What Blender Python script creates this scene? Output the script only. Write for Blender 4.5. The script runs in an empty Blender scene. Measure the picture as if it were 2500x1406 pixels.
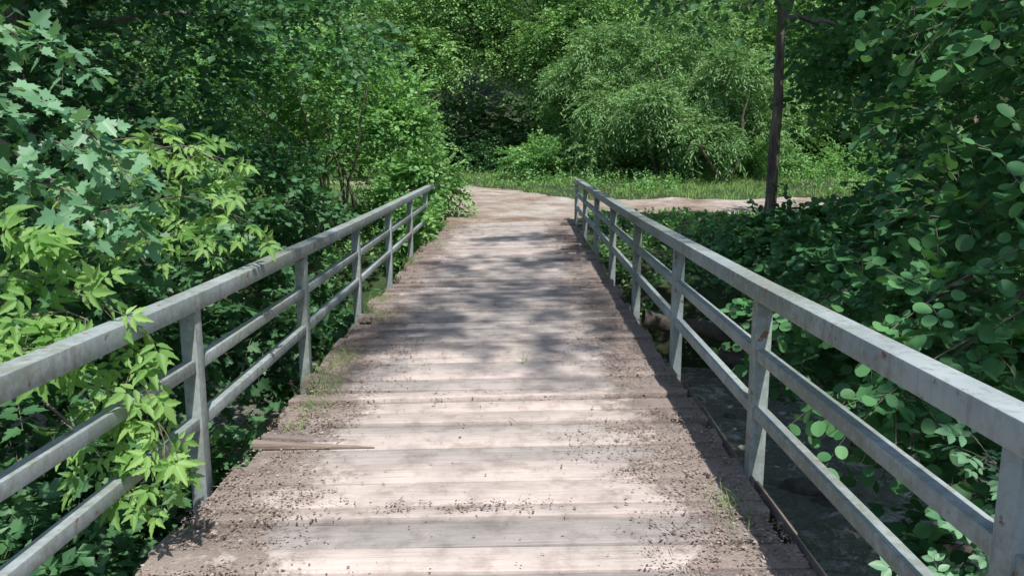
import bpy, math, numpy as np
from mathutils import Vector
R = np.random.default_rng(11)
sc = bpy.context.scene
UP = np.array([0,0,1.0])

# ------------------------------------------------------------------ helpers
def nz(v): return v/np.maximum(np.linalg.norm(v,axis=-1,keepdims=True),1e-9)
def sstep(a,b,x):
    t=np.clip((x-a)/(b-a),0,1); return t*t*(3-2*t)
def link(o,parent=None):
    sc.collection.objects.link(o)
    if parent is not None: o.parent=parent
    return o
def empty(name):
    o=bpy.data.objects.new(name,None); o.empty_display_size=.2; return link(o)
def raw_mesh(name,V,loops,starts,mat,parent=None,rnd=None,smooth=False):
    me=bpy.data.meshes.new(name)
    me.vertices.add(len(V)); me.vertices.foreach_set("co",np.ascontiguousarray(V,dtype=np.float32).ravel())
    me.loops.add(len(loops)); me.loops.foreach_set("vertex_index",np.ascontiguousarray(loops,dtype=np.int32))
    me.polygons.add(len(starts)); me.polygons.foreach_set("loop_start",np.ascontiguousarray(starts,dtype=np.int32))
    me.update(calc_edges=True)
    if smooth: me.polygons.foreach_set("use_smooth",np.ones(len(starts),dtype=bool))
    if rnd is not None:
        a=me.attributes.new("rnd",'FLOAT','FACE'); a.data.foreach_set("value",np.ascontiguousarray(rnd,dtype=np.float32))
    me.materials.append(mat)
    return link(bpy.data.objects.new(name,me),parent)
def quads_mesh(name,V,F,mat,parent=None,rnd=None,smooth=False):
    F=np.asarray(F); k=F.shape[1]
    return raw_mesh(name,V,F.ravel(),np.arange(len(F))*k,mat,parent,rnd,smooth)
def vnoise(x,y,seed=0):
    xi=np.floor(x).astype(int); yi=np.floor(y).astype(int); fx=x-xi; fy=y-yi
    fx=fx*fx*(3-2*fx); fy=fy*fy*(3-2*fy)
    def h(a,b):
        n=np.sin(a*127.1+b*311.7+seed*74.7)*43758.5453; return n-np.floor(n)
    return (h(xi,yi)*(1-fx)+h(xi+1,yi)*fx)*(1-fy)+(h(xi,yi+1)*(1-fx)+h(xi+1,yi+1)*fx)*fy
def fbm(x,y,seed=0): return vnoise(x,y,seed)*.55+vnoise(x*2.1,y*2.1,seed+1)*.28+vnoise(x*4.3,y*4.3,seed+2)*.17

# ------------------------------------------------------------------ materials
def newmat(name):
    m=bpy.data.materials.new(name); m.use_nodes=True; nt=m.node_tree; nt.nodes.clear()
    out=nt.nodes.new('ShaderNodeOutputMaterial'); b=nt.nodes.new('ShaderNodeBsdfPrincipled')
    nt.links.new(b.outputs[0],out.inputs[0]); return m,nt,b,out
def ramp(nt,fac,stops):
    r=nt.nodes.new('ShaderNodeValToRGB'); e=r.color_ramp.elements
    while len(e)<len(stops): e.new(.5)
    for i,(p,c) in enumerate(stops): e[i].position=p; e[i].color=(*c,1) if len(c)==3 else c
    if fac is not None: nt.links.new(fac,r.inputs[0])
    return r
def noise(nt,scale,vec=None,detail=4,rough=.55):
    n=nt.nodes.new('ShaderNodeTexNoise'); n.inputs['Scale'].default_value=scale
    n.inputs['Detail'].default_value=detail; n.inputs['Roughness'].default_value=rough
    if vec is not None: nt.links.new(vec,n.inputs['Vector'])
    return n
def geo(nt): return nt.nodes.new('ShaderNodeNewGeometry').outputs['Position']
def mapping(nt,vec,scale):
    m=nt.nodes.new('ShaderNodeMapping'); m.inputs['Scale'].default_value=scale; nt.links.new(vec,m.inputs[0]); return m.outputs[0]
def mix(nt,fac,a,b,mode='MIX'):
    m=nt.nodes.new('ShaderNodeMix'); m.data_type='RGBA'; m.blend_type=mode
    for s,v in ((m.inputs[0],fac),(m.inputs[6],a),(m.inputs[7],b)):
        if isinstance(v,(int,float)): s.default_value=v
        elif isinstance(v,tuple): s.default_value=(*v,1)
        else: nt.links.new(v,s)
    return m.outputs[2]
def math_(nt,op,a,b=None,clamp=False):
    m=nt.nodes.new('ShaderNodeMath'); m.operation=op; m.use_clamp=clamp
    for i,v in enumerate((a,b)):
        if v is None: continue
        if isinstance(v,(int,float)): m.inputs[i].default_value=v
        else: nt.links.new(v,m.inputs[i])
    return m.outputs[0]
def bump(nt,b,h,strength,dist=.01):
    n=nt.nodes.new('ShaderNodeBump'); n.inputs['Strength'].default_value=strength; n.inputs['Distance'].default_value=dist
    nt.links.new(h,n.inputs['Height']); nt.links.new(n.outputs[0],b.inputs['Normal'])
def leafmat(name,dark,light,trans=.35,rough=.42,spec=.45):
    m,nt,b,out=newmat(name)
    a=nt.nodes.new('ShaderNodeAttribute'); a.attribute_name='rnd'
    r=ramp(nt,a.outputs['Fac'],[(0,dark),(1,light)])
    if spec==0:
        nt.nodes.remove(b); b=nt.nodes.new('ShaderNodeBsdfDiffuse'); nt.links.new(r.outputs[0],b.inputs[0])
    else:
        nt.links.new(r.outputs[0],b.inputs['Base Color']); b.inputs['Roughness'].default_value=rough
        b.inputs['Specular IOR Level'].default_value=spec
    if trans==0:
        nt.links.new(b.outputs[0],out.inputs[0]); return m
    t=nt.nodes.new('ShaderNodeBsdfTranslucent')
    g=mix(nt,1.0,r.outputs[0],(1.55,1.5,.75),'MULTIPLY'); nt.links.new(g,t.inputs[0])
    s=nt.nodes.new('ShaderNodeMixShader'); s.inputs[0].default_value=trans
    nt.links.new(b.outputs[0],s.inputs[1]); nt.links.new(t.outputs[0],s.inputs[2]); nt.links.new(s.outputs[0],out.inputs[0])
    return m
M_far  =leafmat('foliage_far',(.12,.26,.09),(.34,.55,.23),.28,spec=0)
M_hill =leafmat('foliage_hill',(.08,.19,.07),(.25,.43,.17),0,spec=0)
M_will =leafmat('foliage_willow',(.12,.25,.10),(.31,.50,.23),.25,spec=0)
M_bush =leafmat('foliage_bush',(.10,.26,.09),(.28,.51,.19),.3,.5,.35)
M_dark =leafmat('foliage_shade',(.035,.12,.05),(.115,.27,.11),.25,.48,.45)  # darker greens put the deep shade of the banks into the leaf colour
M_maple=leafmat('foliage_maple',(.12,.28,.15),(.25,.46,.27),.3,.45,.45)
M_elder=leafmat('foliage_box_elder',(.15,.32,.08),(.33,.54,.18),.4,.48,.35)
M_alder=leafmat('foliage_alder',(.045,.15,.06),(.125,.31,.115),.3,.5,.4)
M_aldr2=leafmat('foliage_alder_bright',(.07,.22,.09),(.16,.38,.15),.3,.55,.3)
M_grass=leafmat('grass_blades',(.13,.26,.08),(.32,.47,.17),.3,spec=0)
M_chip =leafmat('litter',(.10,.07,.058),(.50,.41,.35),.0,.8,0)
M_chipd=leafmat('litter_dark',(.05,.038,.032),(.17,.13,.11),.0,.8,0)

m,nt,b,_=newmat('bark'); p=geo(nt); n=noise(nt,14,mapping(nt,p,(1,1,.25)),6)
r=ramp(nt,n.outputs[0],[(.3,(.085,.07,.058)),(.7,(.27,.225,.19))]); nt.links.new(r.outputs[0],b.inputs['Base Color'])
b.inputs['Roughness'].default_value=.9; bump(nt,b,n.outputs[0],.8,.02); M_bark=m

m,nt,b,_=newmat('painted_metal'); p=geo(nt)
n1=noise(nt,3.0,p,6,.65); n2=noise(nt,22,p,5,.7); n3=noise(nt,1.1,p,3)
base=ramp(nt,n1.outputs[0],[(.3,(.27,.325,.34)),(.7,(.43,.485,.50))]).outputs[0]
grime=ramp(nt,math_(nt,'MULTIPLY',n2.outputs[0],n3.outputs[0]),[(.2,(0,0,0)),(.34,(1,1,1))]).outputs[0]
c=mix(nt,math_(nt,'MULTIPLY',grime,.65),base,(.19,.21,.15))
streak=ramp(nt,noise(nt,1,mapping(nt,p,(24,24,2.5)),4,.6).outputs[0],[(.52,(0,0,0)),(.75,(.6,.6,.6))]).outputs[0]
c=mix(nt,streak,c,(.19,.18,.14))
n4=noise(nt,9,p,8,.75); rust=ramp(nt,n4.outputs[0],[(.61,(0,0,0)),(.66,(1,1,1))]).outputs[0]
c=mix(nt,rust,c,(.2,.10,.05)); nt.links.new(c,b.inputs['Base Color'])
b.inputs['Roughness'].default_value=.75; b.inputs['Specular IOR Level'].default_value=.3; bump(nt,b,n2.outputs[0],.2,.003); M_metal=m
m,nt,b,_=newmat('rusty_steel'); p=geo(nt); n1=noise(nt,12,p,6,.7)
nt.links.new(ramp(nt,n1.outputs[0],[(.3,(.09,.07,.06)),(.7,(.21,.17,.14))]).outputs[0],b.inputs['Base Color']); b.inputs['Roughness'].default_value=.85; M_rust=m

m,nt,b,_=newmat('weathered_planks'); p=geo(nt)
at=nt.nodes.new('ShaderNodeAttribute'); at.attribute_name='rnd'
off=nt.nodes.new('ShaderNodeVectorMath'); off.operation='ADD'; nt.links.new(p,off.inputs[0])
cb=nt.nodes.new('ShaderNodeCombineXYZ'); nt.links.new(math_(nt,'MULTIPLY',at.outputs['Fac'],37.0),cb.inputs[0]); nt.links.new(cb.outputs[0],off.inputs[1])
g1=noise(nt,1,mapping(nt,off.outputs[0],(1.6,42,42)),6,.7)
g2=noise(nt,1,mapping(nt,off.outputs[0],(5,160,160)),4,.7)
g3=noise(nt,2.2,off.outputs[0],4,.6)
wood=ramp(nt,g1.outputs[0],[(.25,(.35,.31,.285)),(.5,(.60,.54,.51)),(.75,(.70,.645,.615))]).outputs[0]
wood=mix(nt,.45,wood,ramp(nt,g2.outputs[0],[(.3,(.42,.37,.345)),(.7,(.72,.66,.63))]).outputs[0])
tone=ramp(nt,at.outputs['Fac'],[(0,(.70,.72,.73)),(.5,(.95,.93,.92)),(1,(1.1,1.06,1.04))]).outputs[0]
wood=mix(nt,1.0,wood,tone,'MULTIPLY')
wood=mix(nt,1.0,wood,ramp(nt,g3.outputs[0],[(.3,(.76,.76,.76)),(.65,(1.05,1.03,1.02))]).outputs[0],'MULTIPLY')
stain=ramp(nt,noise(nt,6,p,7,.7).outputs[0],[(.36,(.74,.72,.71)),(.52,(1,1,1))]).outputs[0]
wood=mix(nt,1.0,wood,stain,'MULTIPLY')
sx=nt.nodes.new('ShaderNodeSeparateXYZ'); nt.links.new(p,sx.inputs[0])
e=math_(nt,'ABSOLUTE',math_(nt,'ADD',sx.outputs[0],.22))
dn=noise(nt,2.3,p,6,.65); dn2=noise(nt,75,p,4,.7); dn3=noise(nt,14,p,5,.7)
ee=math_(nt,'ADD',e,math_(nt,'MULTIPLY',math_(nt,'SUBTRACT',dn.outputs[0],.5),1.4))
ee=math_(nt,'ADD',ee,math_(nt,'MULTIPLY',math_(nt,'SUBTRACT',dn3.outputs[0],.5),.9))
edge=ramp(nt,ee,[(.80,(0,0,0)),(1.2,(1,1,1))]).outputs[0]
patch=ramp(nt,noise(nt,1,mapping(nt,p,(1.1,3.4,1)),8,.72).outputs[0],[(.55,(0,0,0)),(.70,(.5,.5,.5))]).outputs[0]
dm=math_(nt,'MAXIMUM',edge,patch)
dm=math_(nt,'MULTIPLY',dm,ramp(nt,dn2.outputs[0],[(.35,(.4,.4,.4)),(.6,(.97,.97,.97))]).outputs[0])
dirt=ramp(nt,dn2.outputs[0],[(.35,(.13,.098,.085)),(.62,(.38,.305,.27))]).outputs[0]
c=mix(nt,dm,wood,dirt); nt.links.new(c,b.inputs['Base Color']); b.inputs['Roughness'].default_value=.85
b.inputs['Specular IOR Level'].default_value=.25
h=math_(nt,'ADD',g1.outputs[0],math_(nt,'MULTIPLY',math_(nt,'MULTIPLY',dm,dn2.outputs[0]),2.5)); bump(nt,b,h,.6,.006); M_plank=m
m,nt,b,_=newmat('split_wood'); p=geo(nt); g=noise(nt,1,mapping(nt,p,(2,70,70)),5,.7)
nt.links.new(ramp(nt,g.outputs[0],[(.3,(.14,.095,.07)),(.7,(.45,.38,.33))]).outputs[0],b.inputs['Base Color']); b.inputs['Roughness'].default_value=.9; M_split=m

m,nt,b,_=newmat('forest_ground'); p=geo(nt); n1=noise(nt,1.4,p,8,.65); n2=noise(nt,25,p,5,.7)
c=ramp(nt,n1.outputs[0],[(.35,(.04,.034,.022)),(.5,(.035,.06,.02)),(.65,(.05,.10,.03))]).outputs[0]
c=mix(nt,1.0,c,ramp(nt,n2.outputs[0],[(.3,(.6,.6,.6)),(.7,(1.4,1.4,1.4))]).outputs[0],'MULTIPLY')
nt.links.new(c,b.inputs['Base Color']); b.inputs['Roughness'].default_value=.95; bump(nt,b,n2.outputs[0],.8,.04); M_ground=m
m,nt,b,_=newmat('dirt'); p=geo(nt); n1=noise(nt,.9,p,8,.7); n2=noise(nt,30,p,6,.75)
c=ramp(nt,n1.outputs[0],[(.36,(.28,.20,.15)),(.5,(.48,.39,.32)),(.62,(.66,.60,.54))]).outputs[0]
c=mix(nt,1.0,c,ramp(nt,n2.outputs[0],[(.35,(.55,.55,.55)),(.65,(1.15,1.15,1.15))]).outputs[0],'MULTIPLY')
nt.links.new(c,b.inputs['Base Color']); b.inputs['Roughness'].default_value=.95; bump(nt,b,n2.outputs[0],.9,.04); M_dirt=m
m,nt,b,_=newmat('stream_water'); p=geo(nt); n1=noise(nt,1.7,p,8,.65); n2=noise(nt,7,p,6,.75)
n1.inputs['Distortion'].default_value=1.2; n2.inputs['Distortion'].default_value=.8
f=ramp(nt,n1.outputs[0],[(.48,(0,0,0)),(.62,(1,1,1))]).outputs[0]
f=math_(nt,'MULTIPLY',f,ramp(nt,n2.outputs[0],[(.47,(0,0,0)),(.62,(1,1,1))]).outputs[0])
wc=ramp(nt,n2.outputs[0],[(.35,(.22,.24,.17)),(.65,(.40,.42,.34))]).outputs[0]
nt.links.new(mix(nt,f,wc,(.85,.87,.84)),b.inputs['Base Color'])
nt.links.new(ramp(nt,f,[(0,(.18,.18,.18)),(1,(.7,.7,.7))]).outputs[0],b.inputs['Roughness'])
bump(nt,b,math_(nt,'ADD',n1.outputs[0],math_(nt,'MULTIPLY',n2.outputs[0],.5)),1.0,.22); M_water=m
m,nt,b,_=newmat('rock'); p=geo(nt); n1=noise(nt,5,p,8,.65)
nt.links.new(ramp(nt,n1.outputs[0],[(.3,(.045,.038,.03)),(.6,(.15,.13,.105))]).outputs[0],b.inputs['Base Color']); b.inputs['Roughness'].default_value=.85; bump(nt,b,n1.outputs[0],.8,.05); M_rock=m

# ------------------------------------------------------------------ terrain
def pathmask(x,y):
    def seg(ax,ay,bx,by,wa,wb):
        dx,dy=bx-ax,by-ay; t=np.clip(((x-ax)*dx+(y-ay)*dy)/(dx*dx+dy*dy),0,1)
        return (wa+(wb-wa)*t)-np.hypot(x-ax-t*dx,y-ay-t*dy)
    L=[(-.2,15.8,-.1,18,1.25,1.6),(-.1,18,-.6,21,1.7,1.9),(-.6,21,-2.2,24.5,1.9,1.5),(-2.2,24.5,-6,27.5,1.5,1.3),(-6,27.5,-14,29.5,1.3,1.2),
       (.3,19.2,4,19.4,1.8,1.7),(4,19.4,9,19.6,1.7,1.7),(9,19.6,22,18.9,1.7,1.5)]
    m=np.full(np.shape(x),-9.0)
    for s in L: m=np.maximum(m,seg(*s))
    return m+(fbm(x*1.7,y*1.7,5)-.5)*1.2
def H(x,y):
    xc=np.clip(x,-14,14)
    yn=4.6-.42*xc; yf=11.2-.15*xc
    b=-.35+.0*x
    b=b+sstep(12.5,16.6,y)*.69+np.clip(y-17,0,17)*.045
    b=b+np.clip(y-34,0,45)*.42
    b=b+np.clip(np.abs(x)-15,0,50)*.4*sstep(-40,-10,y)
    b=b+np.clip(-y-22,0,50)*.35
    c=sstep(yn-2.4,yn,y)*sstep(yf+1.9,yf,y)
    nn=(fbm(x*.5,y*.5,1)-.5)*.35+(fbm(x*2,y*2,9)-.5)*.12
    clear=np.maximum(sstep(2.2,1.5,np.abs(x+.2)),sstep(-.5,.4,pathmask(x,y)))
    return b*(1-c)-2.0*c+nn*(1-clear*.85)
def axis(lo,hi,flo,fhi,fine,coarse):
    return np.concatenate([np.arange(lo,flo,coarse),np.arange(flo,fhi,fine),np.arange(fhi,hi,coarse)])
def grid(name,X,Y,Z,mat,keep=None):
    idx=np.arange(X.size).reshape(X.shape)
    F=np.stack([idx[:-1,:-1],idx[:-1,1:],idx[1:,1:],idx[1:,:-1]],-1).reshape(-1,4)
    if keep is not None: F=F[keep.ravel()[F].all(1)]
    return quads_mesh(name,np.stack([X,Y,Z],-1).reshape(-1,3),F,mat,smooth=True)
X,Y=np.meshgrid(axis(-240,241,-16,16,.2,4),axis(-240,241,-4,36,.2,4)); grid('ground',X,Y,H(X,Y),M_ground)
X,Y=np.meshgrid(np.arange(-16,20,.12),np.arange(15.6,31.5,.12)); pm=pathmask(X,Y)
grid('dirt_path',X,Y,H(X,Y)+.035*sstep(-.25,.2,pm)-.01,M_dirt,pm>-.2)
X,Y=np.meshgrid(np.arange(-60,61,2.0),np.arange(-14,26,2.0)); grid('stream_water',X,Y,X*0-1.55,M_water)

# ------------------------------------------------------------------ boxes / tubes
class Acc:
    def __init__(s): s.V=[];s.F=[];s.r=[];s.n=0
    def box(s,pts,r=0.):
        s.V.append(np.array(pts,float)); k=s.n
        s.F+= [[k,k+3,k+2,k+1],[k+4,k+5,k+6,k+7],[k,k+1,k+5,k+4],[k+1,k+2,k+6,k+5],[k+2,k+3,k+7,k+6],[k+3,k,k+4,k+7]]
        s.r+=[r]*6; s.n+=8
    def make(s,name,mat,parent,bev=0):
        o=quads_mesh(name,np.concatenate(s.V),np.array(s.F),mat,parent,np.array(s.r))
        if bev:
            mo=o.modifiers.new('bevel','BEVEL'); mo.width=bev; mo.segments=2; mo.limit_method='ANGLE'
        return o
def beam(a,xc,w,zf0,zf1,ya,yb,r=0.):
    a.box([(xc-w/2,ya,zf0(ya)),(xc+w/2,ya,zf0(ya)),(xc+w/2,yb,zf0(yb)),(xc-w/2,yb,zf0(yb)),
           (xc-w/2,ya,zf1(ya)),(xc+w/2,ya,zf1(ya)),(xc+w/2,yb,zf1(yb)),(xc-w/2,yb,zf1(yb))],r)
def zdeck(x,y): return .03*np.clip(y-4,0,99)*(1) + .025*(x-1.2)
def zrail(x,y): return 1.0+.0135*np.clip(y-4,0,4)+.021*np.clip(y-8,0,99)+.02*(x-1.2)

posts=[-4.25,-2.25,-.25,1.75,3.75,5.75,7.75,9.75,11.75,13.75,15.75]
for side,xr in ((0,-1.635),(1,1.225)):
    e=empty('metal_railing')
    a=Acc(); pw=.078
    for py in posts:
        beam(a,xr,pw,lambda y:zdeck(xr,y)-.28,lambda y:zrail(xr,py)-.083,py-pw/2,py+pw/2)
    a.make('posts',M_metal,e,.0015)
    yy=[-4.3]+posts[1:-1]+[15.80]
    V=[];F=[]
    for y in yy:
        zt=zrail(xr,y); V+=[(xr-.05,y,zt-.085),(xr+.05,y,zt-.085),(xr+.05,y,zt),(xr-.05,y,zt)]
    for i in range(len(yy)-1):
        k=4*i
        for j in range(4): F.append([k+j,k+(j+1)%4,k+4+(j+1)%4,k+4+j])
    F.append([3,2,1,0]); k=4*(len(yy)-1); F.append([k,k+1,k+2,k+3])
    o=quads_mesh('top_rail',np.array(V),np.array(F),M_metal,e); mo=o.modifiers.new('b','BEVEL'); mo.width=.002; mo.segments=2; mo.limit_method='ANGLE'
    a=Acc()
    for i in range(len(posts)-1):
        for fr in (.64,.345):
            y0,y1=posts[i]+pw/2,posts[i+1]-pw/2
            f0=lambda y:zdeck(xr,y)+(zrail(xr,y)-zdeck(xr,y))*fr-.03
            f1=lambda y:zdeck(xr,y)+(zrail(xr,y)-zdeck(xr,y))*fr+.03
            beam(a,xr,.058,f0,f1,y0,y1)
    a.make('cross_rails',M_metal,e,.0015)

br=empty('wooden_bridge')
a=Acc(); y=-4.5; plk=[]
while y<16.5:
    w=R.choice([.15,.19,.22,.26,.29])*R.uniform(.95,1.05); g=R.choice([.010,.016,.026,.036])
    xl=-1.54+R.normal()*.04; xrr=1.165+R.normal()*.02
    if R.random()<.18: xl+=R.uniform(-.02,.10)
    zo=R.normal()*.009; tl=R.normal()*.006; sk=R.normal()*.009; t=.055; rr=R.random(); tw=R.normal()*.005
    P=[]
    for zz in (-t,0):
        for q,(x,yy2) in enumerate(((xl,y+sk),(xrr,y-sk),(xrr,y+w-g-sk*.4),(xl,y+w-g+sk*.4))):
            P.append((x,yy2,zdeck(x,yy2)+zz+zo+tl*(x/1.5)+(tw if q>1 else -tw)))
    a.box(P,rr); plk.append((y,w,zo)); y+=w
a.make('deck_planks',M_plank,br,.004)
a=Acc()
for xb in (-1.42,-.7,.4,1.05):
    for ya,yb in ((-4.4,4.0),(4.0,16.3)):
        beam(a,xb,.1,lambda y:zdeck(xb,y)-.34,lambda y:zdeck(xb,y)-.09,ya,yb)
a.make('steel_beams',M_rust,br,0)
a=Acc()
for (xb,ya,yb) in ((1.20,2.0,5.3),(1.15,10.2,16.2),(-1.56,10.6,15.9)):
    n=6
    for i in range(n):
        y0=ya+(yb-ya)*i/n; y1=ya+(yb-ya)*(i+1)/n-.004
        beam(a,xb+R.normal()*.004,.014,lambda y:zdeck(xb,y)-.10,lambda y:zdeck(xb,y)+.01,y0,y1)
a.make('edge_strips',M_rust,br,0)
def sliver(x0,x1,y0,w0,lift,th):
    a=Acc(); z=zdeck(x0,y0)+.012; z1=zdeck(x1,y0)+.004
    a.box([(x0,y0,z),(x1,y0-.0,z1),(x1,y0+.012,z1),(x0,y0+w0,z),(x0-.01,y0,z+th+lift),(x1,y0,z1+.006),(x1,y0+.012,z1+.006),(x0-.02,y0+w0,z+th+lift*.7)]); return a
sliver(-1.52,-.82,4.20,.07,.018,.024).make('split_board',M_split,br,.002)
sliver(-1.50,-.95,4.31,.08,.012,.02).make('splinter',M_plank,br,.002)

# ------------------------------------------------------------------ leaf templates
def tmpl(halves,fold=.18,droop=.12):
    V=[];Fs=[];n=0
    for pts,org,ang,s in halves:
        full=[(0,0)]+pts+[(0,1)]
        ca,sa=math.cos(ang),math.sin(ang); idsR=[];idsL=[]
        for (x,y) in full:
            z=fold*abs(x)-droop*y*y
            X_,Y_=x*s,y*s; V.append((org[0]+X_*ca+Y_*sa,org[1]-X_*sa+Y_*ca,z*s)); idsR.append(n); n+=1
        for (x,y) in pts:
            z=fold*abs(x)-droop*y*y; X_,Y_=-x*s,y*s; V.append((org[0]+X_*ca+Y_*sa,org[1]-X_*sa+Y_*ca,z*s)); idsL.append(n); n+=1
        Fs.append(idsR); Fs.append([idsR[-1]]+idsL[::-1]+[idsR[0]])
    return np.array(V),Fs
T_quad=(np.array([(0,0,0),(.3,.42,.07),(0,1,-.1),(-.3,.42,.07)]),[[0,1,2],[0,2,3]])
T_wide=(np.array([(0,0,0),(.4,.5,.08),(0,1,-.08),(-.4,.5,.08)]),[[0,1,2],[0,2,3]])
T_will=(np.array([(0,0,0),(.13,.42,.02),(0,1,-.15),(-.13,.42,.02)]),[[0,1,2],[0,2,3]])
oval=[(.16,.12),(.29,.35),(.27,.6),(.13,.85)]
T_oval=tmpl([(oval,(0,0),0,1)])
rnd_=[(.22,.06),(.38,.22),(.44,.45),(.41,.68),(.26,.9),(.1,.97)]
T_round=tmpl([(rnd_,(0,.0),0,1)],.12,.1)
tooth=[(.09,.08),(.19,.25),(.22,.42),(.17,.5),(.19,.62),(.10,.72),(.07,.86)]
stem=[(.008,.02),(.008,.9)]
T_box=tmpl([(tooth,(0,.44),0,.56),(tooth,(.012,.40),1.05,.46),(tooth,(-.012,.40),-1.05,.46),(tooth,(.01,.18),1.25,.38),(tooth,(-.01,.18),-1.25,.38),(stem,(0,0),0,.5)],.25,.35)
T_comp=tmpl([(oval,(0,.62),0,.42),(oval,(.01,.58),1.0,.36),(oval,(-.01,.58),-1.0,.36),(oval,(.01,.28),1.15,.36),(oval,(-.01,.28),-1.15,.36),(stem,(0,0),0,.7)],.15,.2)
map_=[(.12,-.04),(.34,-.06),(.30,.10),(.56,.26),(.40,.36),(.44,.52),(.2,.5),(.2,.76),(.09,.8)]
T_maple=tmpl([(map_,(0,0),0,1)],.12,.15)

def leaves(name,T,pos,fwd,nrm,size,mat,parent=None,rnd=None):
    V,Fs=T; N=len(pos); f=nz(fwd); x=nz(np.cross(f,nrm)); n=np.cross(x,f)
    s=size[:,None,None]
    P=pos[:,None,:]+s*(V[None,:,0:1]*x[:,None]+V[None,:,1:2]*f[:,None]+V[None,:,2:3]*n[:,None])
    k=len(V); flat=np.concatenate([np.array(q) for q in Fs]); lens=np.array([len(q) for q in Fs])
    st0=np.concatenate([[0],np.cumsum(lens)[:-1]]); L=len(flat)
    loops=(flat[None]+np.arange(N)[:,None]*k).ravel(); starts=(st0[None]+np.arange(N)[:,None]*L).ravel()
    if rnd is None: rnd=R.random(N)
    return raw_mesh(name,P.reshape(-1,3),loops,starts,mat,parent,np.repeat(rnd,len(Fs)))
def tubes(name,paths,r0,r1,mat,parent=None,sides=3):
    N,K,_=paths.shape; tan=nz(np.gradient(paths,axis=1)); ref=np.array([.3,.2,.93]); a=nz(np.cross(tan,ref+0*tan)); b=np.cross(tan,a)
    t=np.linspace(0,1,K)[None,:,None]; r0=np.asarray(r0).reshape(-1,1,1)*np.ones((N,1,1)); r1=np.asarray(r1).reshape(-1,1,1)*np.ones((N,1,1)); rad=r0+(r1-r0)*t
    ring=[]
    for j in range(sides):
        an=2*math.pi*j/sides; ring.append(paths+rad*(math.cos(an)*a+math.sin(an)*b))
    V=np.stack(ring,2)
    ids=np.arange(N*K*sides).reshape(N,K,sides); F=[]
    for j in range(sides):
        j2=(j+1)%sides; F.append(np.stack([ids[:,:-1,j],ids[:,:-1,j2],ids[:,1:,j2],ids[:,1:,j]],-1).reshape(-1,4))
    return quads_mesh(name,V.reshape(-1,3),np.concatenate(F),mat,parent,smooth=sides>3)
def sprays(st,dr,L,n,ls,droop,up=1.0,jit=.5,side=.8,face=None):
    t=((np.arange(n)+.6)/n)[None,:,None]; d=nz(dr)[:,None,:]; L=L[:,None,None]
    pos=st[:,None,:]+d*L*t-UP*droop*L*t*t
    tan=nz(d-UP*2*droop*t)
    sd=nz(np.cross(tan,UP+.01))*np.where(np.arange(n)%2==0,1,-1)[None,:,None]
    fw=tan*.6+sd*side+R.normal(size=pos.shape)*.3
    nm=UP*up+R.normal(size=pos.shape)*jit
    if face is not None: nm=nm+face[:,None,:]
    pos=pos+sd*ls*.12
    q=np.linspace(0,1,4)[None,:,None]
    path=st[:,None,:]+d*L*q-UP*droop*L*q**2
    return pos.reshape(-1,3),fw.reshape(-1,3),nm.reshape(-1,3),path
def rdir(n): return nz(R.normal(size=(n,3)))
def foliage(name,blobs,nsub,nspray,n,Ls,ls,T,mat,parent=None,droop=.35,jit=.55,twigs=False,sub=.38,inner=.45,side=.8):
    S=[];D=[];RN=[]
    for c,r in blobs:
        c=np.array(c,float); r=np.array(r,float)*np.ones(3)
        ns=max(3,int(nsub)); u=rdir(ns); u[:,2]=np.where(u[:,2]<-.5,-u[:,2],u[:,2])
        cc=c+u*r*(inner+(1.08-inner)*R.random((ns,1))**.6)
        k=int(nspray/ns)+1
        ii=np.repeat(np.arange(ns),k)
        o=rdir(len(ii))*(R.random((len(ii),1))**.5)*r.mean()*sub*(.5+1.0*R.random((ns,1))[ii])
        S.append(cc[ii]+o); D.append(nz(o)*.8+u[ii]*.6+rdir(len(ii))*.5+UP*.1); RN.append(R.random(ns)[ii]*.6)
    S=np.concatenate(S);D=np.concatenate(D);RN=np.concatenate(RN)
    ok=S[:,2]>H(S[:,0],S[:,1])-.1; S,D,RN=S[ok],D[ok],RN[ok]
    p,f,nm,path=sprays(S,D,Ls*R.uniform(.6,1.3,len(S)),n,ls,droop,1.0,jit,side)
    bad=(p[:,0]>-1.45)&(p[:,0]<1.1)&(p[:,2]<3.6)&(p[:,1]<16.3)
    rn=np.clip(np.repeat(RN,n)+R.random(len(p))*.4,0,1); ok=~bad
    o=leaves(name,T,p[ok],f[ok],nm[ok],ls*R.uniform(.65,1.25,ok.sum()),mat,parent,rn[ok])
    if twigs: tubes(name+'_twigs',path,.004,.0015,M_bark,parent)
    return o
def limb(pts,r0,r1,name,parent,K=14,wob=.03,mat=None):
    pts=np.array(pts,float); t=np.linspace(0,len(pts)-1,K); q=np.stack([np.interp(t,np.arange(len(pts)),pts[:,i]) for i in range(3)],-1)
    q[1:-1]=(q[:-2]+2*q[1:-1]+q[2:])/4; q[1:-1]+=R.normal(size=q[1:-1].shape)*wob
    return tubes(name,q[None],r0,r1,mat or M_bark,parent,8)

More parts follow.
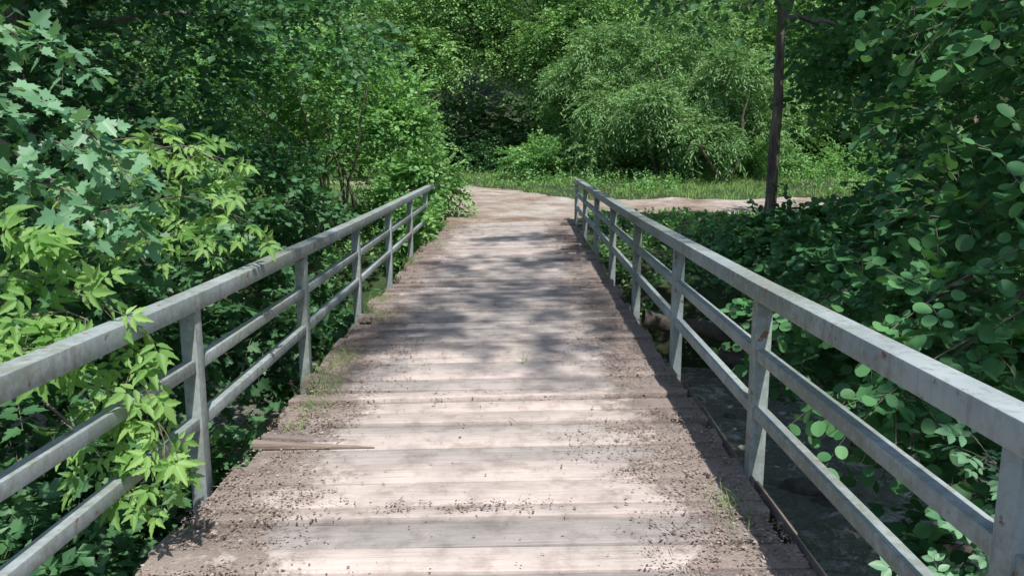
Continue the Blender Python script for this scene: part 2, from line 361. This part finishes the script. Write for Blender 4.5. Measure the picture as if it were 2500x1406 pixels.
# ------------------------------------------------------------------ distant woodland and hill trees
bl=[]
for i in range(58):
    x=R.uniform(-34,36); y=R.uniform(36,46); z0=float(H(np.array(x),np.array(y))); bl.append(((x,y,z0+R.uniform(1.0,6.5)),(3.4,2.6,3.0)))
for x in np.arange(-12,22,2.6): bl.append(((x,35.5,2.0),(2.0,1.2,1.6)))
foliage('woodland_foliage',bl,16,150,12,1.3,.28,T_wide,M_hill,None,.35)
def tree(name,base,top,rad,blobs,nsub,nspray,n,Ls,ls,T,mat,limbs=7,**kw):
    e=empty(name); limb([base,[(base[i]*.6+top[i]*.4)+(R.normal()*.12 if i<2 else 0) for i in range(3)],top],rad,rad*.4,'trunk',e)
    for c,r in blobs[:limbs]:
        m=[(base[i]*.45+top[i]*.55) for i in range(3)]; limb([m,[(m[i]+c[i])/2+(0.25 if i==2 else 0) for i in range(3)],c],rad*.42,rad*.12,'limb',e,10)
    foliage('leaves',blobs,nsub,nspray,n,Ls,ls,T,mat,e,**kw); return e
tree('broadleaf_tree',(1.8,33,.9),(1.6,33,8),.22,[((1.9,31.5,4.8),(1.9,1.6,2.0)),((2.4,31,7.6),(2.6,2,1.8)),((.2,32.0,8.2),(2.2,1.6,1.8)),((3.4,31.4,2.8),(1.4,1.3,1.6)),((-1.0,32,7.0),(2.0,1.4,1.3)),((2.6,30.5,5.6),(1.8,1.4,1.6)),((1.7,31.0,3.0),(.7,1,1.2)),((-.9,32.6,5.9),(1.5,.9,.7)),((.4,32.4,5.6),(1.0,.9,.8))],22,720,13,.8,.14,T_quad,M_far,droop=.55,sub=.3)
tree('broadleaf_tree',(-4.8,33,1),(-4.7,33,8),.2,[((-4.5,31.5,5.2),(2.2,1.6,2.0)),((-5.4,31.5,7.8),(2.6,2,2)),((-3.0,32,7.8),(1.8,1.6,1.5)),((-5.0,31.0,2.8),(1.8,1.4,1.6)),((-3.3,31.5,5.4),(1.0,1.0,1.2))],22,640,13,.8,.14,T_quad,M_far,droop=.4,sub=.3)
tree('broadleaf_tree',(-10,31,1),(-10,31,8),.22,[((-10,29.5,4.2),(2.8,1.8,2.5)),((-8.5,29.5,7),(2.6,2,2)),((-12,30,7),(2.8,2,2.2)),((-14,29,4),(2.6,2,2.6))],20,500,13,.9,.155,T_quad,M_far,droop=.4,sub=.32)
tree('broadleaf_tree',(9.5,33,1),(9.5,33,9),.22,[((8.2,32,5.2),(2.4,1.8,2.0)),((9.5,32,7.8),(3,2,2)),((6.0,33,7.6),(2.4,1.8,2)),((12,31,5),(2.6,2,2.6)),((12.5,31,8),(2.6,2,2)),((10.0,31.5,3.0),(2.2,1.5,1.6))],22,600,13,.9,.15,T_quad,M_far,droop=.4,sub=.32)
tree('broadleaf_tree',(17,30,1),(17,30,8),.22,[((16.5,28,4),(2.8,2,2.6)),((19.5,28,5),(2.8,2,3)),((15.5,28.5,7.4),(2.8,2,2)),((20,28,8),(3,2,2.4))],20,400,13,.9,.165,T_quad,M_far,droop=.4,sub=.32)
e=empty('willow_shrub')
for a_,b_ in (((5.2,27.5,.8),(3.2,26.6,3.8)),((5.3,27.5,.8),(4.6,26.4,4.8)),((6.9,25.6,.75),(5.1,24.9,2.9)),((7.0,25.6,.75),(7.4,25.4,4.0)),((5.4,27.6,.8),(7.2,26.6,4.8))):
    limb([a_,[(a_[0]+b_[0])/2+.2,(a_[1]+b_[1])/2,(a_[2]+b_[2])/2-.15],b_],.08,.02,'stem',e,10,.05)
foliage('leaves',[((2.6,27.6,1.9),(.8,.8,.9)),((3.5,27.2,3.4),(1.1,.9,.8)),((4.6,26.6,2.4),(.8,.7,.7)),((5.0,27.6,4.6),(1.4,1,1.0)),((6.3,26.6,3.6),(1.0,.9,.8)),((7.6,26.6,2.6),(1.0,.8,.9)),((8.4,27.4,3.9),(1.2,1,.9)),((5.9,27.0,1.7),(.9,.6,.5)),((3.4,28,5.2),(1.2,1,.8)),((6.6,28,5.8),(1.3,1,.9)),((4.3,25.5,3.2),(.6,.5,.4)),((6.9,25.2,4.3),(.8,.6,.5)),((6.1,25.4,2.2),(.7,.5,.6)),((2.2,28.5,4.2),(.8,.8,.7))],11,400,14,.75,.17,T_will,M_will,e,droop=.45,jit=.8,side=.45,sub=.38)
e=empty('hedge_shrubs')
foliage('leaves',[((x+R.normal()*.3,28.6+R.uniform(-1.8,1.0),1.0+R.uniform(-.2,.6)),(R.uniform(.7,1.3),.8,R.uniform(.5,.9))) for x in (1.8,2.8,3.9,5.4,6.4,7.6,8.6,9.6,10.6,12.0,12.8,-4.9,-6.6,-8.6,.9)],10,300,12,.5,.12,T_quad,M_bush,e,droop=.3)
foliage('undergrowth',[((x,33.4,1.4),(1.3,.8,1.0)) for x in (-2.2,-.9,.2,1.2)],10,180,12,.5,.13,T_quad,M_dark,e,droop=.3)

# ------------------------------------------------------------------ left bank vegetation
e=empty('hazel_bush')
for k in range(9):
    b0=(-3.6+R.normal()*.25,15.2+R.normal()*.3,.1); limb([b0,(b0[0]+R.normal()*.4,b0[1]+R.normal()*.4,1.4),(b0[0]+R.normal()*1.1,b0[1]+R.normal()*.8,2.9)],.035,.01,'stem',e,8,.03)
foliage('leaves',[((-2.5,15.4,1.5),(.9,1,1.1)),((-3.3,15.6,2.7),(1.2,1.2,1.0)),((-4.7,15.2,1.9),(1.3,1.2,1.4)),((-2.5,15.8,2.3),(.7,.8,.7)),((-4.5,15.5,3.3),(1.4,1.2,.9)),((-6.2,15.4,2.3),(1.5,1.3,1.5)),((-2.1,15.1,.8),(.5,.8,.6)),((-1.75,16.4,.9),(.45,.6,.6)),((-1.75,14.2,.35),(.3,.9,.3))],17,340,11,.5,.1,T_oval,M_bush,e,droop=.3,sub=.3)
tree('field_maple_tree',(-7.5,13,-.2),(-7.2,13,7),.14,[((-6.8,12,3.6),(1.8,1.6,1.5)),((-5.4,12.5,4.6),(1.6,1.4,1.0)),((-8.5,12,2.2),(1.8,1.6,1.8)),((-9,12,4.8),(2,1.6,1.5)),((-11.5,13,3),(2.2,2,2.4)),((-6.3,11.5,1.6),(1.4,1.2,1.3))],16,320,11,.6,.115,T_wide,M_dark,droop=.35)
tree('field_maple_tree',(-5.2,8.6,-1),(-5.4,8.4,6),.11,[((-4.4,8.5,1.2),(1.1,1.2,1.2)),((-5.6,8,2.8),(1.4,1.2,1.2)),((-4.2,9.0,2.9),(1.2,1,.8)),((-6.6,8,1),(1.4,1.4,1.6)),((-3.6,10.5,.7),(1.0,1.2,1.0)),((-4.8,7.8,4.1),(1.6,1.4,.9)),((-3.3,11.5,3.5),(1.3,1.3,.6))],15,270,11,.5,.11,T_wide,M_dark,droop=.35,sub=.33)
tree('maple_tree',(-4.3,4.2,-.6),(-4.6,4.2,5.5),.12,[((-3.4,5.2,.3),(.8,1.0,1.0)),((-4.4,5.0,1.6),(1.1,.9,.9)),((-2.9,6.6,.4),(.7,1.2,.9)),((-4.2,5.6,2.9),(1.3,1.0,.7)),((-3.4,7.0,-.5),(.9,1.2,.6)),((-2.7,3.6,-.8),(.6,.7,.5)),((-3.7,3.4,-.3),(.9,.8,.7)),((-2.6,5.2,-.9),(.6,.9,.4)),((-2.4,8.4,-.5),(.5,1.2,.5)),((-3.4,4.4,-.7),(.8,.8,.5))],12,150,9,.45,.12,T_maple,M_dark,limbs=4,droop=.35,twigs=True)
def hero(name,curves,n,T,ls,mat,droop,jit,Ls=.22,up=1.0,rb=.007,dens=26,face=None):
    e=empty(name); S=[];D=[]
    for c in curves:
        c=np.array(c,float); t=np.linspace(0,len(c)-1,dens); q=np.stack([np.interp(t,np.arange(len(c)),c[:,i]) for i in range(3)],-1)
        q[1:-1]=(q[:-2]+2*q[1:-1]+q[2:])/4; tubes('stem',q[None],rb,.002,M_bark,e,5)
        tan=nz(np.gradient(q,axis=0)); m=dens//5
        S.append(q[m:]); D.append(tan[m:]*.6+R.normal(size=(len(q)-m,3))*.75)
    S=np.concatenate(S);D=np.concatenate(D)
    fc=None if face is None else np.tile(np.array(face,float),(len(S),1))
    p,f,nm,path=sprays(S,D,Ls*R.uniform(.5,1.3,len(S)),n,ls,droop,up,jit,.7,fc)
    leaves('leaves',T,p,f,nm,ls*R.uniform(.6,1.2,len(p)),mat,e); tubes('twigs',path,.0025,.001,M_bark,e); return e
hero('maple_branch',[[(-3.9,4.3,2.3),(-3.0,4.1,2.1),(-2.3,4.0,1.85),(-1.95,3.9,1.5)],[(-3.6,4.3,2.0),(-2.8,4.2,1.8),(-2.2,4.2,1.6)],[(-3.8,4.3,2.6),(-2.9,4.4,2.35),(-2.4,4.4,2.1)],[(-3.2,4.2,1.6),(-2.4,4.1,1.45),(-1.95,4.0,1.25)]],4,T_maple,.11,M_maple,.35,.45,.2,1.0,face=(.5,-.7,0))
hero('box_elder_branch',[[(-3.3,3.3,.7),(-2.5,3.2,1.05),(-2.0,3.1,1.15),(-1.65,3.05,1.0)],[(-3.0,3.2,.6),(-2.3,3.1,.9),(-1.85,3.1,1.0),(-1.6,3.1,.8)],[(-2.6,3.1,1.1),(-2.1,3.0,1.3),(-1.95,3.0,1.3)],[(-2.5,3.1,.7),(-2.0,3.0,.85),(-1.75,2.95,.85)]],3,T_box,.18,M_elder,.6,.4,.15,1.0,dens=13,face=(.5,-.8,0))
hero('box_elder_branch',[[(-2.4,3.3,.8),(-1.9,3.15,.9),(-1.55,3.05,.75),(-1.45,3.0,.45)],[(-2.2,3.3,.65),(-1.75,3.15,.65),(-1.52,3.05,.5),(-1.5,3.0,.3)],[(-2.0,3.1,.6),(-1.75,3.0,.45),(-1.62,2.98,.25)]],3,T_box,.16,M_elder,.7,.4,.12,1.0,dens=12,face=(.5,-.8,0))
hero('box_elder_branch',[[(-3.4,5.0,1.3),(-2.6,4.8,1.55),(-2.0,4.6,1.7),(-1.7,4.5,1.6)],[(-3.2,4.9,1.1),(-2.5,4.7,1.3),(-1.95,4.6,1.4),(-1.6,4.5,1.25)],[(-3.0,4.8,.9),(-2.3,4.6,1.1),(-1.9,4.5,1.15)],[(-3.0,5.2,1.7),(-2.3,5.0,1.75),(-1.9,4.9,1.6)]],3,T_box,.17,M_elder,.5,.45,.18,1.0,dens=14,face=(.4,-.7,0))

# ------------------------------------------------------------------ right bank vegetation
e=tree('alder_tree',(3.62,11.0,-.2),(3.72,11.0,6.5),.095,[((4.6,12.4,5.4),(1.6,1.2,.8)),((5.8,12.8,3.3),(1.4,1.2,1.1)),((3.4,12.4,5.9),(1.2,1.2,.6)),((3.8,10.4,.3),(.8,.6,.45)),((4.7,10.6,2.6),(.6,.5,.5))],15,240,11,.5,.10,T_round,M_alder,limbs=3,droop=.4)
tree('alder_tree',(6.6,6.5,-.6),(6.3,6.6,7),.13,[((3.2,6.6,.3),(.8,1.2,.8)),((4.4,6.2,1.4),(1.2,1.3,1.2)),((5.2,7.2,2.8),(1.5,1.4,1.1)),((3.9,8.4,.2),(1.0,1.2,.8)),((4.3,7.0,3.3),(1.2,1.2,.5)),((6.2,8.5,1.2),(1.5,1.5,1.8)),((3.0,9.6,4.1),(1.3,1.4,.4))],16,250,10,.45,.095,T_round,M_alder,droop=.4,twigs=True,sub=.33)
tree('alder_tree',(4.2,3.6,-.5),(4.4,3.6,5),.08,[((2.4,4.2,.45),(.5,.7,.45)),((2.9,4.1,1.0),(.7,.8,.6)),((3.6,4.6,1.6),(.8,.8,.8)),((2.5,5.4,.2),(.5,.8,.45)),((3.0,4.6,2.6),(.8,.9,.4)),((2.6,3.5,-.2),(.45,.5,.4))],12,115,9,.38,.085,T_round,M_alder,droop=.4,twigs=True)
tree('oak_tree',(9.5,14,-.2),(9.3,14,8),.18,[((8.2,13.5,3),(1.8,1.5,2.2)),((7.0,14,5.0),(2,1.5,1.2)),((10.5,13,2.6),(2,1.8,2.6)),((8.8,12.6,.7),(1.8,1.4,1.0)),((12.8,14,3.5),(2.2,2,3)),((6.9,13.6,.2),(1.2,1.1,.5))],16,340,11,.6,.12,T_wide,M_dark,droop=.35,sub=.33)
hero('alder_branch',[[(6,8.5,4.4),(4.4,8.3,3.9),(3.0,8.1,3.4),(2.2,8.0,3.1)],[(5.5,7.5,4.0),(4.2,7.3,3.5),(3.4,7.2,3.1)],[(6.5,7.5,3.6),(5,7,3.0),(4.2,6.8,2.5)],[(4.6,8.6,4.1),(3.6,8.8,3.8),(2.6,9.0,3.5),(1.6,9.2,3.3)],[(5.6,7.0,3.0),(4.6,6.6,2.6),(3.8,6.3,2.2)],[(4.4,5.6,2.9),(3.4,5.5,2.7),(2.6,5.4,2.4)]],7,T_round,.09,M_alder,.5,.5,.5,1.0,.018,dens=40)
hero('alder_branch',[[(4.2,4.2,1.7),(3.0,4.0,1.35),(2.2,3.8,1.0),(1.75,3.7,.7)],[(4.0,4.0,1.2),(2.8,3.8,1.0),(2.0,3.6,.65),(1.65,3.5,.4)],[(4.0,4.6,1.5),(2.9,4.9,1.0),(2.1,5.1,.7),(1.6,5.2,.5)],[(3.4,5.0,.8),(2.4,5.6,.5),(1.7,5.9,.5)],[(3.6,3.8,2.0),(2.8,3.6,1.8),(2.2,3.4,1.5)]],6,T_round,.08,M_aldr2,.35,.4,.3,1.0,.009,dens=24,face=(-.3,-.6,0))
hero('elder_shrub',[[(2.5,2.9,-.6),(2.1,2.9,-.1),(1.8,2.85,.2)],[(2.4,2.7,-.6),(2.0,2.7,-.25),(1.65,2.7,.0)],[(2.5,2.9,-.3),(2.1,3.0,.2),(1.9,3.0,.45)],[(2.6,3.2,-.9),(2.2,3.3,-.6),(2.0,3.3,-.35)]],3,T_comp,.15,M_maple,.2,.3,.14,1.3,.005,dens=12,face=(-.2,-.4,0))

# ------------------------------------------------------------------ unseen canopy beside / behind the bridge, placed to shade deck and banks
tree('shade_tree',(7.5,-1.5,-.4),(7.2,-1.0,9),.2,[((7.0,3.2,9),(2.0,2.4,1.4)),((8.5,-.5,9.5),(2.4,2.6,1.5)),((6.8,6.8,9.2),(1.8,1.8,.9)),((9.8,4,8.5),(2.4,3,1.6)),((9,-4,9),(2.6,2.6,1.8)),((4.8,.4,8.6),(.9,1.3,.5)),((5.2,4.6,9),(1.3,1.2,.6)),((4.9,7.6,9.2),(1.0,1.4,.6)),((4.4,-1.6,8.4),(.8,.9,.4))],14,120,10,.8,.17,T_wide,M_dark,droop=.3)
tree('shade_tree',(-3.6,-6.6,-.4),(-2.6,-6.0,13),.18,[((1.9,-1.5,13),(1.5,.8,.4)),((2.4,-.5,13.2),(1.5,.8,.4)),((2.2,.6,13.2),(1.3,.5,.3)),((1.9,2.9,13.2),(1.2,.4,.2)),((2.6,5.3,13.2),(1.0,.5,.2))],14,105,9,.6,.12,T_wide,M_dark,limbs=0,droop=.3)  # out of view; limbless leaf clusters set where their shadows dapple the deck
tree('shade_tree',(-6.5,-1.5,-.4),(-6.3,-1.0,8.5),.2,[((-4.6,2.4,8.4),(1.5,1.8,.9)),((-6.5,4.5,8.6),(2.0,2.2,1.2)),((-7,0,9),(2.4,2.6,1.6)),((-3.8,5.0,8.8),(1.1,1.2,.5)),((-9,6,9),(2.2,2.2,1.2))],14,140,10,.8,.17,T_wide,M_dark,droop=.3)

# ------------------------------------------------------------------ ground cover, grass, litter
N=5200; x=R.uniform(-14,14,N); y=R.uniform(10.6,17.4,N); ok=(pathmask(x,y)<-.15)&((np.abs(x+.2)>1.75)|(y>16.4)); x,y=x[ok],y[ok]; z=H(x,y); ok=z>-1.5
S=np.stack([x,y,z],-1)[ok]; D=UP+R.normal(size=S.shape)*.35
p,f,nm,_=sprays(S,D,R.uniform(.18,.5,len(S))*(1-.65*sstep(13.5,16.5,S[:,1])*(S[:,0]>0)),9,.09,.1,1.0,.4)
leaves('ground_cover_plants',T_quad,p,f,nm,.1*R.uniform(.6,1.3,len(p)),M_bush)
N=2200; x=np.concatenate([R.uniform(-9,-1.8,N),R.uniform(1.4,9,N)]); y=R.uniform(-1,6.5,2*N); z=H(x,y); ok=(z>-1.45)
S=np.stack([x,y,z],-1)[ok]; D=UP+R.normal(size=S.shape)*.5
p,f,nm,_=sprays(S,D,R.uniform(.15,.4,len(S)),8,.07,.1,1.0,.4)
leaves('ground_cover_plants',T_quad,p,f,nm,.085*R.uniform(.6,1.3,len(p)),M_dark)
N=900; x=R.uniform(-4,14,N); y=R.uniform(21.8,28,N); ok=(pathmask(x,y)<-.4)&(fbm(x*.5,y*.5,44)>.47); x,y=x[ok],y[ok]
S=np.stack([x,y,H(x,y)],-1); D=UP+R.normal(size=S.shape)*.3
p,f,nm,_=sprays(S,D,R.uniform(.2,.7,len(S)),12,.09,.1,1.0,.5)
leaves('meadow_weeds',T_quad,p,f,nm,.10*R.uniform(.6,1.3,len(p)),M_bush)
def grass(name,x,y,z,h,mat=M_grass,parent=None,w=.006,lean=.35):
    N=len(x); b=np.stack([x,y,z],-1); a=R.uniform(0,6.283,N); s=np.stack([np.cos(a),np.sin(a),0*a],-1)*w
    ln=np.stack([R.normal(size=N)*lean,R.normal(size=N)*lean,np.ones(N)],-1); h=h[:,None]
    mid=b+ln*h*.55; tip=b+ln*h*[1.7,1.7,1.0]*.95
    V=np.stack([b-s,b+s,mid+s*.7,mid-s*.7,tip],1).reshape(-1,3); k=np.arange(N)*5
    loops=np.stack([k,k+1,k+2,k+3,k+3,k+2,k+4],-1).ravel(); st=(np.arange(N)[:,None]*7+np.array([0,4])).ravel()
    return raw_mesh(name,V,loops,st,mat,parent,np.repeat(R.random(N),2))
N=80000; x=R.uniform(-13,17,N); y=R.uniform(16.8,31.5,N); dn=fbm(x*.6,y*.6,3)
ok=(pathmask(x,y)<R.uniform(-.8,.25,N))&(dn+R.normal(size=N)*.1>.38)&((y>20)|(R.random(N)<.3)); x,y,dn=x[ok],y[ok],dn[ok]
h=(.05+.36*dn*R.random(len(x))**1.5)*np.where(y<19.5,.5,1)
grass('meadow_grass',x,y,H(x,y),h,w=.011)
gx=[];gy=[]
for cx,cy,n,s in ((-1.38,5.3,120,.16),(-1.42,6.1,110,.14),(-1.33,4.75,50,.12),(-1.5,5.7,60,.12),(-1.35,7.6,60,.15),(1.0,3.35,45,.09),(-1.5,8.2,80,.12),(-1.55,11,90,.15),(-1.5,13,90,.2),(-1.45,15,120,.25),(1.2,12,80,.15),(.05,5.9,8,.06)):
    gx.append(cx+R.normal(size=n)*s*.5); gy.append(cy+R.normal(size=n)*s*1.3)
gx=np.concatenate(gx);gy=np.concatenate(gy)
grass('grass_tufts',gx,gy,zdeck(gx,gy)-.01,R.uniform(.04,.13,len(gx)),w=.0028,lean=.6)
def chips(name,N,dens,smin,smax,asp,mat,lo=0):
    x=R.uniform(-1.55,1.17,N); y=R.uniform(.8,16.4,N); ok=R.random(N)<dens(x,y); x,y=x[ok],y[ok]; n=len(x)
    a=R.uniform(0,6.283,n); L=(smin+(smax-smin)*R.random(n)**2)[:,None]; W=L*R.uniform(asp*.5,asp,(n,1))
    u=np.stack([np.cos(a),np.sin(a),R.normal(size=n)*.15],-1)*L*.5; v=np.stack([-np.sin(a),np.cos(a),R.normal(size=n)*.2],-1)*W*.5
    c=np.stack([x,y,zdeck(x,y)+.012+R.random(n)*.008],-1)
    V=np.stack([c-u-v*.5,c+u*.2-v,c+u,c+v],1).reshape(-1,3); F=np.arange(4*n).reshape(-1,4)
    return quads_mesh(name,V,F,mat,None,R.random(n)*(1-lo)+lo)
def d_edge(x,y):
    e=np.abs(x+.22)+(fbm(x*1.5,y*1.2,21)-.5)*1.2
    cl=sstep(.38,.6,fbm(x*9,y*11,51))
    pt=np.maximum.reduce([np.exp(-((y-5.05)/.07)**2)*sstep(.85,.4,np.abs(x+.1)),np.exp(-((y-3.42)/.06)**2)*sstep(.55,.2,np.abs(x+.25)),np.exp(-((y-7.8)/.05)**2)*.6])*cl
    return np.clip(sstep(.68,1.2,e)*(.2+.8*cl)+pt+.006,0,1)
chips('leaf_litter',300000,d_edge,.006,.028,.55,M_chip)
chips('dark_litter',24000,lambda x,y:.05+.3*sstep(.4,1.2,np.abs(x+.2)),.005,.02,.7,M_chipd)
chips('twig_litter',1500,lambda x,y:.14+.5*d_edge(x,y),.03,.12,.05,M_chipd)
chips('fallen_leaves',420,lambda x,y:.25+.3*d_edge(x,y),.015,.045,.8,M_chip)

def rockmesh(name,items,mat):
    Vs=[];Fs=[];n=0
    for (c,r) in items:
        nu,nv=14,9; u=np.linspace(0,2*np.pi,nu,endpoint=False); v=np.linspace(.02,np.pi-.02,nv); U,W=np.meshgrid(u,v)
        d=np.stack([np.cos(U)*np.sin(W),np.sin(U)*np.sin(W),np.cos(W)],-1); k=R.uniform(0,50)
        q=1+.7*(vnoise(d[...,0]*1.6+k+d[...,2],d[...,1]*1.6+k)-.5)+.4*(vnoise(d[...,0]*4+k,d[...,1]*4+d[...,2]*3)-.5)
        Vs.append((np.array(c)+d*q[...,None]*np.array(r)).reshape(-1,3)); ids=np.arange(nu*nv).reshape(nv,nu)+n
        Fs.append(np.stack([ids[:-1],ids[1:],np.roll(ids,-1,1)[1:],np.roll(ids,-1,1)[:-1]],-1).reshape(-1,4)); n+=nu*nv
    return quads_mesh(name,np.concatenate(Vs),np.concatenate(Fs),mat)
it=[]
for k in range(50):
    x=R.uniform(-9,9); y=11.2-.15*x+R.normal()*.35; s=R.uniform(.08,.26); it.append(((x,y,-1.55+R.uniform(0,.35)),(s*1.4,s,s*.6)))
for k in range(22):
    x=R.uniform(-9,9); y=4.2-.42*x+R.normal()*.4; s=R.uniform(.1,.3); it.append(((x,y,-1.5),(s*1.3,s,s*.7)))
for k in range(50):
    x=R.uniform(-7,7); y=R.uniform(5.5,10)-.3*x; s=R.uniform(.05,.16); it.append(((x,y,-1.56),(s*1.4,s,s*.6)))
rockmesh('stream_rocks',it,M_rock)
e=empty('fallen_log'); limb([(1.9,11.3,-.75),(3.4,10.9,-.95),(5.2,10.6,-1.1)],.14,.09,'log',e,12,.04,M_rock)

# ------------------------------------------------------------------ light, world, camera
el=math.radians(58); az=math.radians(165)
ts=Vector((math.sin(az)*math.cos(el),math.cos(az)*math.cos(el),math.sin(el)))
ld=bpy.data.lights.new('sun','SUN'); ld.energy=5.0; ld.angle=math.radians(.6); ld.color=(1,.955,.89)
lo=bpy.data.objects.new('sun',ld); link(lo); lo.rotation_euler=ts.to_track_quat('Z','Y').to_euler(); lo.location=ts*30
w=bpy.data.worlds.new('World'); sc.world=w; w.use_nodes=True; nt=w.node_tree; bg=nt.nodes['Background']
sk=nt.nodes.new('ShaderNodeTexSky'); sk.sky_type='NISHITA'; sk.sun_disc=False; sk.sun_elevation=el; sk.sun_rotation=az
nt.links.new(sk.outputs[0],bg.inputs[0]); bg.inputs[1].default_value=.15
cd=bpy.data.cameras.new('camera'); cd.sensor_width=36; cd.lens=36*1870/2500; cd.clip_end=1000; cd.clip_start=.05
co=bpy.data.objects.new('camera',cd); link(co); co.location=(0,0,1.6)
co.rotation_euler=(math.radians(90-9.5),0,math.radians(.35)); sc.camera=co
sc.view_settings.view_transform='Standard'; sc.view_settings.look='None'; sc.view_settings.exposure=0
